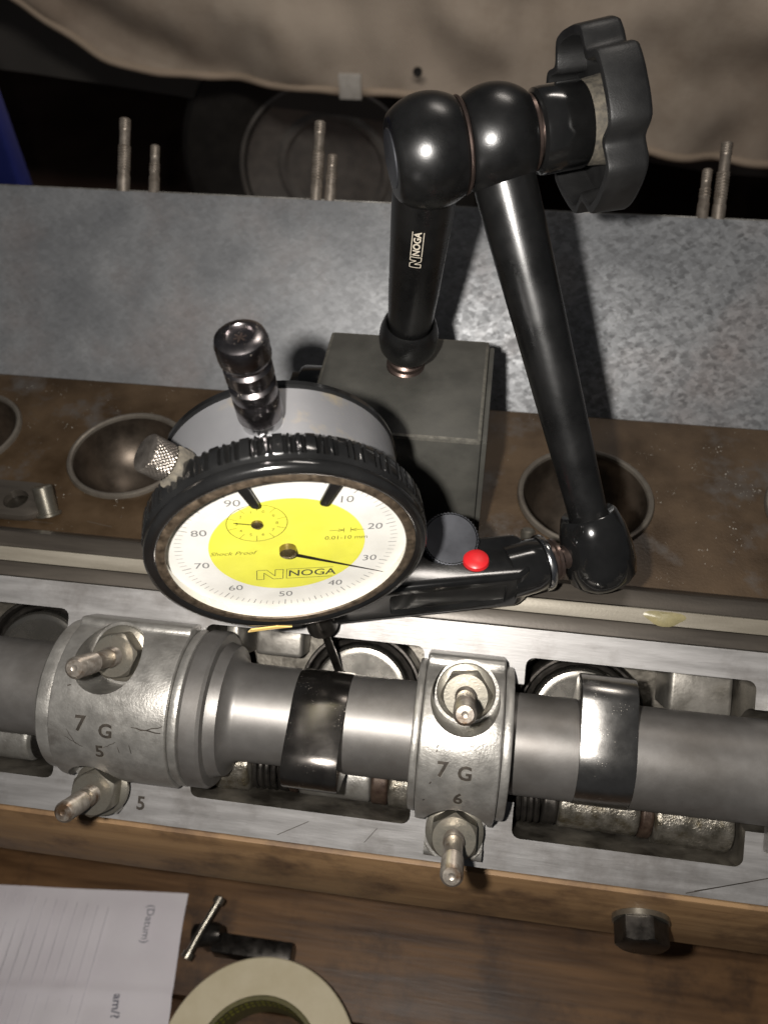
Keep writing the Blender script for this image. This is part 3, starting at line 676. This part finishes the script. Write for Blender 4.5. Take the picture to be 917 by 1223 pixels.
hole = bmesh.new(); box(hole, (13, -3, 2.2), (42, 1.2, 10), bev=1.4); hole = join(bmesh.new(), hole, FC)
bm = boolean(bm, [hole]); obj('clamp_body', bm, M['black_gloss'], st, smooth=40)
# red button and thumb screw
bm = bmesh.new(); lathe(bm, [(3.3, 0), (3.1, .9), (2.5, 1.4), (1.2, 1.65), (0, 1.7)], Matrix.Translation((1.2, 128.4, 48.45)), 32); obj('red_button', bm, M['red'], st)
kn = (R @ V((.02, -.36, -.93))).normalized()
FT = axis_frame(V((-5.8, 134.0, 47.6)), kn)
def knurl(r, z, t):
    return r + (.28 if int(t*96) % 2 else 0)
bm = bmesh.new(); lathe(bm, [(0, 0), (7.1, 0), (7.1, 3.0), (6.7, 3.6), (6.4, 3.62)], FT, 96, rfun=knurl)
lathe(bm, [(6.4, 3.62), (5.6, 3.6), (3, 3.5), (0, 3.5)], FT, 96); obj('thumb_screw', bm, M['black_anod'], st)
# maker lettering on the lower arm
tb = bmesh.new()
def logo(tb, F, h=2.4):
    text_bm('NOGA', h*1.38, F @ Matrix.Translation((h*1.05, 0, 0)), 'LEFT', bm=tb, bold=.04*h)
    stroke(tb, (h*.95, h*.78), (h*5.2, h*.78), .11*h, 0, F); stroke(tb, (h*.95, -h*.78), (h*5.2, -h*.78), .11*h, 0, F)
    P = [(-h*1.05, -h*.78), (-h*1.05, h*.78), (-h*.35, h*.78), (h*.2, -h*.1), (h*.2, h*.78), (h*.8, h*.78), (h*.8, -h*.78), (h*.1, -h*.78), (-h*.45, h*.1), (-h*.45, -h*.78)]
    for a, b in zip(P, P[1:] + P[:1]): stroke(tb, a, b, .11*h, 0, F)
logo(tb, I4, 1.75)
# wrap on the arm, reading up the arm
bmesh.ops.triangulate(tb, faces=tb.faces[:]); bmesh.ops.subdivide_edges(tb, edges=[e for e in tb.edges if e.calc_length() > .5], cuts=2)
tocam = (V((0, 0, 208)) - (foot + pd*46)).normalized(); side = (tocam - pd*tocam.dot(pd)).normalized(); q = pd.cross(side).normalized()
for v in tb.verts:
    x, y, z = v.co; r = 6.7 + (44.5 + x - 30)/(L1-42)*.9 + .14; a = -y/r - .05
    v.co = foot + pd*(46.5 + x) + side*(r*cos(a)) - q*(-r*sin(a))
obj('maker_print', tb, M['white_print'], st)

# ------------------------------------------------------------------ dial indicator
D0 = V((-37.37, 104.12, 77.78))
DX = V((.951, .281, -.127)).normalized(); DF = V((-.271, .958, .095)); DU = V((.148, -.056, .987))
DU = (DU - DX*DU.dot(DX)).normalized(); DN = DX.cross(DU)          # DN points at the viewer
FD = frame(D0, DX, DU, DN)
di = thing('dial_indicator', D0 - V((0, 0, 30)), 'round plunger dial indicator with a white and yellow face', 'dial indicator')
bm = bmesh.new(); lathe(bm, [(0, -3), (25, -3), (25, -20.2), (0, -20.2)], FD, 120); obj('case', bm, M['case'], di)
bm = bmesh.new(); lathe(bm, [(0, -20.3), (25.2, -20.3), (25.5, -20.8), (25.4, -22), (24.6, -22.8), (0, -22.8)], FD, 120); obj('back_plate', bm, M['black_gloss'], di)
# bezel, with finger grooves cut along the rim
def grip(r, z, t):
    if r < 28.45 or z > -.5: return r
    k = (t*30) % 1.0
    d = 0
    for c0, w_ in ((.12, .07), (.42, .09), (.68, .06)):
        e = abs(k - c0)
        if e < w_: d = max(d, 1.0*(1 - (e/w_)**2)**.5)
    return r - d
bm = bmesh.new()
lathe(bm, [(26.0, 2.6), (26.6, 3.1), (27.4, 3.15), (28.2, 2.7), (28.5, 2.0), (28.4, 1.2), (27.9, .8), (27.8, .3), (28.2, 0), (28.6, -.3), (28.8, -.8), (28.8, -4.6), (28.5, -5.2), (27.6, -5.5), (25.1, -5.5)], FD, 720, rfun=grip)
obj('bezel', bm, M['black_gloss'], di, smooth=40)
bm = bmesh.new(); lathe(bm, [(24.1, 2.45), (24.3, 2.8), (24.8, 2.95), (25.6, 2.85), (26.1, 2.62)], FD, 128); obj('bezel_lip', bm, M['lip'], di)
bm = bmesh.new(); lathe(bm, [(24.8, .02), (24.5, .9), (24.15, 2.4)], FD, 128); obj('dial_surround', bm, M['surround'], di)
bm = bmesh.new(); lathe(bm, [(24.1, 2.35), (20, 2.5), (15, 2.62), (7, 2.7), (0, 2.72)], FD, 96); glass = obj('glass', bm, M['glass'], di, smooth=80)
bm = bmesh.new(); disc(bm, 24.9, 0, FD, 128); face = obj('dial_face', bm, M['dial_white'], di)
bm = bmesh.new(); disc(bm, 15.9, .04, FD, 128); obj('yellow_disc', bm, M['dial_yellow'], face)
# scale
bm = bmesh.new()
for k in range(100):
    a = k/100*2*PI; s, c = sin(a), cos(a)
    r0, wd_ = (21.2, .12) if k % 5 else (20.9, .17)
    if k % 10 == 0: r0, wd_ = 20.7, .2
    stroke(bm, (s*r0, c*r0), (s*22.6, c*22.6), wd_, .05, FD)
obj('scale_ticks', bm, M['print_grey'], face)
bm = bmesh.new()
for k in range(1, 10):
    a = k/10*2*PI; rr = 18.4
    text_bm(str(k*10), 2.9, FD @ Matrix.Translation((sin(a)*rr, cos(a)*rr, .05)), sx=1.12, bm=bm)
obj('numerals', bm, M['print_grey'], face)
bm = bmesh.new()
h = 1.88
FL = FD @ Matrix.Translation((-2.7, -10.2, .07))
text_bm('NOGA', h*1.75, FL @ Matrix.Translation((h*1.6, 0, 0)), 'LEFT', bm=bm, sx=1.04, bold=.03)
stroke(bm, (h*1.45, h*.95), (h*6.7, h*.95), .14, 0, FL); stroke(bm, (h*1.45, -h*.95), (h*6.7, -h*.95), .14, 0, FL)
stroke(bm, (h*1.45, h*.95), (h*1.45, -h*.95), .14, 0, FL)
P = [(-h*1.9, -h*.95), (-h*1.9, h*.95), (-h*.8, h*.95), (h*.15, -h*.35), (h*.15, h*.95), (h*1.05, h*.95), (h*1.05, -h*.95), (-h*.05, -h*.95), (-h*1.1, h*.35), (-h*1.1, -h*.95)]
for a, b in zip(P, P[1:] + P[:1]): stroke(bm, a, b, .15, 0, FL)
obj('maker_logo', bm, M['print_dark'], face)
bm = bmesh.new()
text_bm('Shock Proof', 1.75, FD @ Matrix.Translation((-11.2, -1.7, .07)), sx=1.05, shear=.35, bm=bm)
text_bm('0.01-10 mm', 1.75, FD @ Matrix.Translation((11.9, 2.3, .07)), sx=1.05, bm=bm)
for s in (-1, 1):
    FQ = FD @ Matrix.Translation((11.9, 4.9, .07))
    stroke(bm, (s*.7, .8), (s*.7, -.8), .13, 0, FQ); stroke(bm, (s*.7, 0), (s*3.6, 0), .13, 0, FQ)
    stroke(bm, (s*.75, 0), (s*1.9, .45), .14, 0, FQ); stroke(bm, (s*.75, 0), (s*1.9, -.45), .14, 0, FQ)
FQ = FD @ Matrix.Translation((-6.2, 8.3, .07))
annulus(bm, 5.85, 6.0, 0, FQ, 72)
for k in range(10):
    a = (k+.0)/10*2*PI; stroke(bm, (sin(a)*4.1, cos(a)*4.1), (sin(a)*5.9, cos(a)*5.9), .12, 0, FQ)
    a2 = a + PI/10; text_bm(str((10-k) % 10), 1.25, FQ @ Matrix.Translation((sin(a2)*3.9, cos(a2)*3.9, 0)), bm=bm)
obj('fine_print', bm, M['print_olive'], face)
# hands
bm = bmesh.new(); tip = V((20.6, -9.2)); h0 = V((0, -.6)); dv = (tip-h0).normalized(); nv = V((-dv.y, dv.x))
pts = [h0 - dv*1.0 + nv*.55, h0 - dv*1.0 - nv*.55, h0 + dv*9 - nv*.28, tip, h0 + dv*9 + nv*.28]
prism(bm, [(p.x, p.y) for p in pts], 1.35, 1.5, FD); obj('long_hand', bm, M['black_steel'], di)
bm = bmesh.new(); lathe(bm, [(1.75, .1), (1.75, 1.5), (1.5, 1.75), (1.0, 1.85), (.8, 2.0), (0, 2.1)], FD @ Matrix.Translation((0, -.6, 0)), 32); obj('hand_hub', bm, M['brass'], di)
bm = bmesh.new(); a = rad(-78); stroke(bm, (-6.2, 8.3), (-6.2 + 4.6*sin(a), 8.3 + 4.6*cos(a)), .26, .5, FD); obj('small_hand', bm, M['black_steel'], di)
bm = bmesh.new(); lathe(bm, [(1.15, .1), (1.15, .6), (.7, 1.0), (0, 1.15)], FD @ Matrix.Translation((-6.2, 8.3, 0)), 24); obj('small_hub', bm, M['brass'], di)
for (a, b) in (((-9.6, 23.3), (-6.7, 16.6)), ((8.6, 23.6), (6.3, 16.6))):
    a, b = V(a), V(b); d = (b-a).normalized(); nn = V((-d.y, d.x))
    pts = [a + nn*1.15, a - nn*1.15] + [b + nn*-.85*cos(t) + d*.85*sin(t) for t in [PI*k/8 for k in range(9)]]
    bm = bmesh.new(); prism(bm, [(p.x, p.y) for p in pts], 1.5, 2.25, FD); beveled(bm, .2, 2); obj('tolerance_marker', bm, M['black_paint'], di)
# stem cap along the body's own top, turned 12 degrees
def stemF(ang, z): 
    d = DX*-sin(rad(ang)) + DU*cos(rad(ang)); x = DX*cos(rad(ang)) + DU*sin(rad(ang)); return frame(D0 + DN*z, x, -DN, d)
Fs = stemF(10.5, -12)
bm = bmesh.new(); lathe(bm, [(3.9, 24.2), (3.9, 27.4), (0, 27.4)], Fs, 40); obj('stem_collar', bm, M['chrome'], di)
bm = bmesh.new(); lathe(bm, [(0, 26.6), (4.0, 26.7), (4.35, 27.2), (4.35, 32.0), (4.2, 32.3), (4.2, 32.6), (4.35, 32.9), (4.35, 35.2), (3.8, 35.8), (3.8, 36.4), (4.4, 37.0), (4.4, 39.4), (3.9, 40.0), (3.9, 40.5), (4.65, 41.3), (4.75, 42.0), (4.75, 44.9), (4.45, 45.9), (3.8, 46.4), (2.7, 46.5), (2.5, 46.3), (2.35, 45.8), (2.0, 45.7), (0, 45.7)], Fs, 56); obj('plunger_cap', bm, M['dark_chrome'], di)
bm = bmesh.new()
for k in range(3):
    a = PI/3*k + .2; stroke(bm, (-1.15*cos(a), -1.15*sin(a)), (1.15*cos(a), 1.15*sin(a)), .3, 45.78, Fs)
obj('cap_emblem', bm, M['copper'], di)
# lock screw and its lug on the rim
Fl = stemF(48, -6)
bm = bmesh.new(); box(bm, (-3.0, -3.6, 25.5), (3.0, 3.0, 29.6), Fl, bev=.8); obj('lock_lug', bm, M['dusty'], di)
def dkn(r, z, t):
    if r < 3.7: return r
    k = t*28; w1 = abs(((k + z*1.1) % 1) - .5)*2; w2 = abs(((k - z*1.1) % 1) - .5)*2
    return r - .38*max(0, 1 - 2.2*min(w1, w2))
bm = bmesh.new()
pr = [(0, 29.4), (1.8, 29.4), (1.8, 30.3), (3.4, 30.4)] + [(3.8, 30.5 + 4.0*k/18) for k in range(19)] + [(3.5, 34.8), (0, 34.8)]
lathe(bm, pr, Fl, 170, rfun=dkn); obj('lock_screw', bm, M['dark_knurl'], di, smooth=60)
# stem and stylus below
Fd = stemF(13, -6.4); Fd2 = Fd @ Matrix.Rotation(PI, 4, 'X')
bm = bmesh.new(); lathe(bm, [(0, 22), (4, 22), (4, 46), (3.4, 46.6), (0, 46.6)], Fd2, 32); obj('stem', bm, M['black_steel'], di)
bm = bmesh.new(); lathe(bm, [(0, 46), (1.5, 46), (1.5, 47.5), (1.15, 48.5), (1.15, 75), (1.7, 75.6), (1.7, 77), (0, 77.6)], Fd2, 24); obj('stylus', bm, M['black_steel'], di)

sh = bmesh.new(); pts = [(-8.5, -28.4), (-3.6, -27.7), (1.5, -27.2), (-2.0, -26.6), (-7.8, -27.3)]
prism(sh, pts, 3.25, 3.6, FD); o = obj('wood_shaving', sh, M['straw'], None, loc=D0 + DU*-28 + DN*3); tag(o, 'thin straw coloured shaving stuck on the lower bezel rim', 'shaving')

# ------------------------------------------------------------------ things on the bench
BZ = -229.9
pp = bmesh.new(); nx, ny = 60, 40
P00, P10, P11, P01 = V((-300, 20, 0)), V((-117.5, 55, 0)), V((-126.6, 120.5, 0)), V((-300, 104, 0))
gr = []
for j in range(ny+1):
    row = []
    for i in range(nx+1):
        s, t = i/nx, j/ny
        p = (P00*(1-s) + P10*s)*(1-t) + (P01*(1-s) + P11*s)*t
        z = BZ + .5 + 3.2*(noise.noise(V((p.x*.02, p.y*.045, 0)))+.5) + 1.6*abs(noise.noise(V((p.x*.05 + 9, p.y*.02, 4)))) + 1.2*max(0, 1 - abs(p.y - 72 - .1*(p.x+150))/4)
        row.append(pp.verts.new((p.x, p.y, z)))
    gr.append(row)
for j in range(ny):
    for i in range(nx): pp.faces.new((gr[j][i], gr[j][i+1], gr[j+1][i+1], gr[j+1][i]))
paper = thing('paper_sheet', (-180, 70, BZ), 'creased white printed paper sheet lying on the dark workbench', 'paper')
obj('sheet_body', pp, M['paper'], paper, smooth=80)
tb = bmesh.new()
FP = lambda x, y, a: Matrix.Translation((x, y, BZ + 4.6)) @ Matrix.Rotation(rad(a), 4, 'Z')
text_bm('(Datum)', 5.2, FP(-141, 103, -84), bm=tb); obj('paper_print', tb, M['ink'], paper); tb = bmesh.new(); text_bm('am/?', 5.6, FP(-144, 67, -80), bm=tb, bold=.1)
obj('paper_print', tb, M['ink'], paper)
tb = bmesh.new()
for k in range(14):
    x = -163 - k*5.4; stroke(tb, (x, 108), (x+5, 30), .35, BZ + 4.4, I4)
obj('ruled_lines', tb, M['rule'], paper)

tp = thing('tape_roll', (-79, 54, BZ), 'cream masking tape roll lying beside the white paper', 'tape roll')
TC = (-71, 49.5, BZ)
def ringz(bm, r0, r1, z0, z1, bev=.6):
    lathe(bm, [(r0, z0), (r1 - bev, z0), (r1, z0 + bev), (r1, z1 - bev), (r1 - bev, z1), (r0, z1)], Matrix.Translation(TC), 96, close=True)
bm = bmesh.new(); ringz(bm, 27.6, 43, 0, 24); obj('tape_body', bm, M['tape'], tp)
bm = bmesh.new(); ringz(bm, 25.6, 27.5, 0, 24.2, .3); obj('tape_core', bm, M['tape_core'], tp)
bm = bmesh.new()
for k in range(26):
    a0 = rad(20 + k*5.4); zz = 17
    for dz in (0, 2.6):
        q = [Matrix.Translation(TC) @ V((25.5*cos(a0 + da), 25.5*sin(a0 + da), z)) for da, z in ((0, 14 + dz*2.1), (rad(3.2), 14 + dz*2.1), (rad(3.2), 16 + dz*2.1 + (k % 3)), (0, 16 + dz*2.1))]
        bm.faces.new([bm.verts.new(v) for v in q])
obj('core_lettering', bm, M['tape_print'], tp)

tc_ = thing('sliding_clamp', (-105, 98, BZ), 'small black clamp with bright sliding tommy bar', 'clamp')
bm = bmesh.new(); tube(bm, [(-104.6, 113, -207), (-110, 99, -209), (-113.5, 89, -211)], 1.6, 14)
for p, in (((-104.6, 113, -207),), ((-113.5, 89, -211),)):
    lathe(bm, [(0, -1.5), (2.6, -1.5), (2.6, 1.5), (0, 1.5)], axis_frame(p, (.35, .93, .1)), 16)
obj('tommy_bar', bm, M['nut'], tc_)
bm = bmesh.new(); lathe(bm, [(0, -4), (5, -4), (5.4, 6), (3.5, 10), (0, 10)], axis_frame((-109.5, 99, -214), (.97, .1, .3)), 24); tube(bm, [(-109, 99, -214), (-109, 99, -229.5)], 3.4, 12); obj('screw_boss', bm, M['black_steel'], tc_)
bm = bmesh.new(); box(bm, (-104, 92, -222), (-66, 101, -211), bev=1.5); obj('clamp_bar', bm, M['black_steel'], tc_)

# ------------------------------------------------------------------ covered car behind
hem = [(-1500, -60), (-1100, -120), (-900, -215), (-840, -250), (-791, -303), (-689, -356), (-576, -371), (-461, -379), (-285, -374), (-102, -384), (45, -413), (256, -463), (458, -489), (800, -505), (1500, -520)]
def hem_z(x):
    for (a, za), (b, zb) in zip(hem, hem[1:]):
        if a <= x <= b:
            t = (x-a)/(b-a); return za + (zb-za)*t
    return -300
cov = bmesh.new(); NX, NZ = 220, 70; rows = []
for j in range(NZ+1):
    row = []
    for i in range(NX+1):
        x = -1400 + 2800*i/NX
        hz = sum(hem_z(x + d) for d in (-75, -50, -25, 0, 25, 50, 75))/7
        t = j/NZ; z = hz + (900 - hz)*t**1.25
        d = z - hz
        y = 1500 + 55*noise.noise(V((x*.0032, z*.0045, 1))) + 20*noise.noise(V((x*.01 - z*.004, z*.011 + x*.006, 5)))
        # folds sweeping up from the hem
        y += 14*sin((x*.45 + d*1.5)*.021 + 2*noise.noise(V((x*.003, d*.004, 9))))*max(0, 1 - d/330) if x < 0 else 0
        y += 14*noise.noise(V((x*.009, d*.002, 3)))*(1 if x > -100 else .5)
        y += max(0, z)*.5
        row.append(cov.verts.new((x, y, z)))
    rows.append(row)
for j in range(NZ):
    for i in range(NX): cov.faces.new((rows[j][i], rows[j][i+1], rows[j+1][i+1], rows[j+1][i]))
hemline = [v.co.copy() for v in rows[0]]
cc = thing('car_cover', (0, 1500, -400), 'beige cloth cover draped over the parked car behind the bench', 'car cover')
o = obj('cloth', cov, M['cover'], cc, smooth=80)
bm = bmesh.new(); tube(bm, hemline, 7, 8); obj('hem', bm, M['cover_hem'], cc, smooth=80)
bm = bmesh.new(); box(bm, (-290, 1440, -368), (-252, 1448, -328), bev=1.5)
obj('white_tag', bm, M['tag'], cc)
bm = bmesh.new(); lathe(bm, [(0, 0), (4.5, 0), (5.5, 1.5), (8, 1.5), (8, 0)], axis_frame((-161, 1478, -334), (0, -1, 0)), 20); obj('eyelet', bm, M['rubber'], cc)

car = thing('parked_car', (0, 2000, -900), 'dark car mostly hidden by its beige cloth cover', 'car')
bm = bmesh.new(); sec = [(-2200, -230), (-1300, -385), (-1050, -392), (-930, -402), (-620, -438), (-312, -462), (-221, -474), (55, -500), (400, -545), (1500, -580)]
NXs = len(sec)
a = [bm.verts.new((x, 1600, z)) for x, z in sec]; b = [bm.verts.new((x, 1600, 300)) for x, z in sec]
c = [bm.verts.new((x, 3000, z)) for x, z in sec]; d = [bm.verts.new((x, 3000, 300)) for x, z in sec]
for k in range(NXs-1):
    bm.faces.new((a[k], a[k+1], b[k+1], b[k])); bm.faces.new((c[k], c[k+1], a[k+1], a[k])); bm.faces.new((d[k], d[k+1], c[k+1], c[k])); bm.faces.new((b[k], b[k+1], d[k+1], d[k]))
bm.faces.new((a[0], b[0], d[0], c[0])); bm.faces.new((a[-1], b[-1], d[-1], c[-1]))
obj('lower_body', bm, M['body_dark'], car)
for (wx, wy) in ((-350, 1660), (1700, 1660), (-350, 2750), (1700, 2750)):
    Fw = axis_frame((wx, wy, -590), (0, -1, 0))
    bm = bmesh.new(); lathe(bm, [(175, -60), (250, -70), (295, -66), (310, -50), (310, 50), (295, 66), (250, 72), (200, 66), (175, 55)], Fw, 80); wh = obj('tyre', bm, M['rubber'], car)
    bm = bmesh.new(); lathe(bm, [(172, -55), (186, 52), (190, 60), (183, 62), (176, 50), (150, 30), (120, 20), (112, 26), (104, 26), (96, 14), (0, 10)], Fw, 72); obj('rim', bm, M['rim'], wh)
bx = thing('blue_crate', (-560, 780, -900), 'dark blue plastic crate standing behind the bench', 'crate')
bm = bmesh.new(); prism(bm, [(-760, 700), (-455, 700), (-458, 730), (-760, 730)], -900, 60); beveled(bm, 4, 2)
obj('crate_shell', bm, M['blue'], bx)
bm = bmesh.new(); box(bm, (-765, 694, 61), (-453, 736, 75), bev=3); obj('crate_rim', bm, M['blue'], bx)
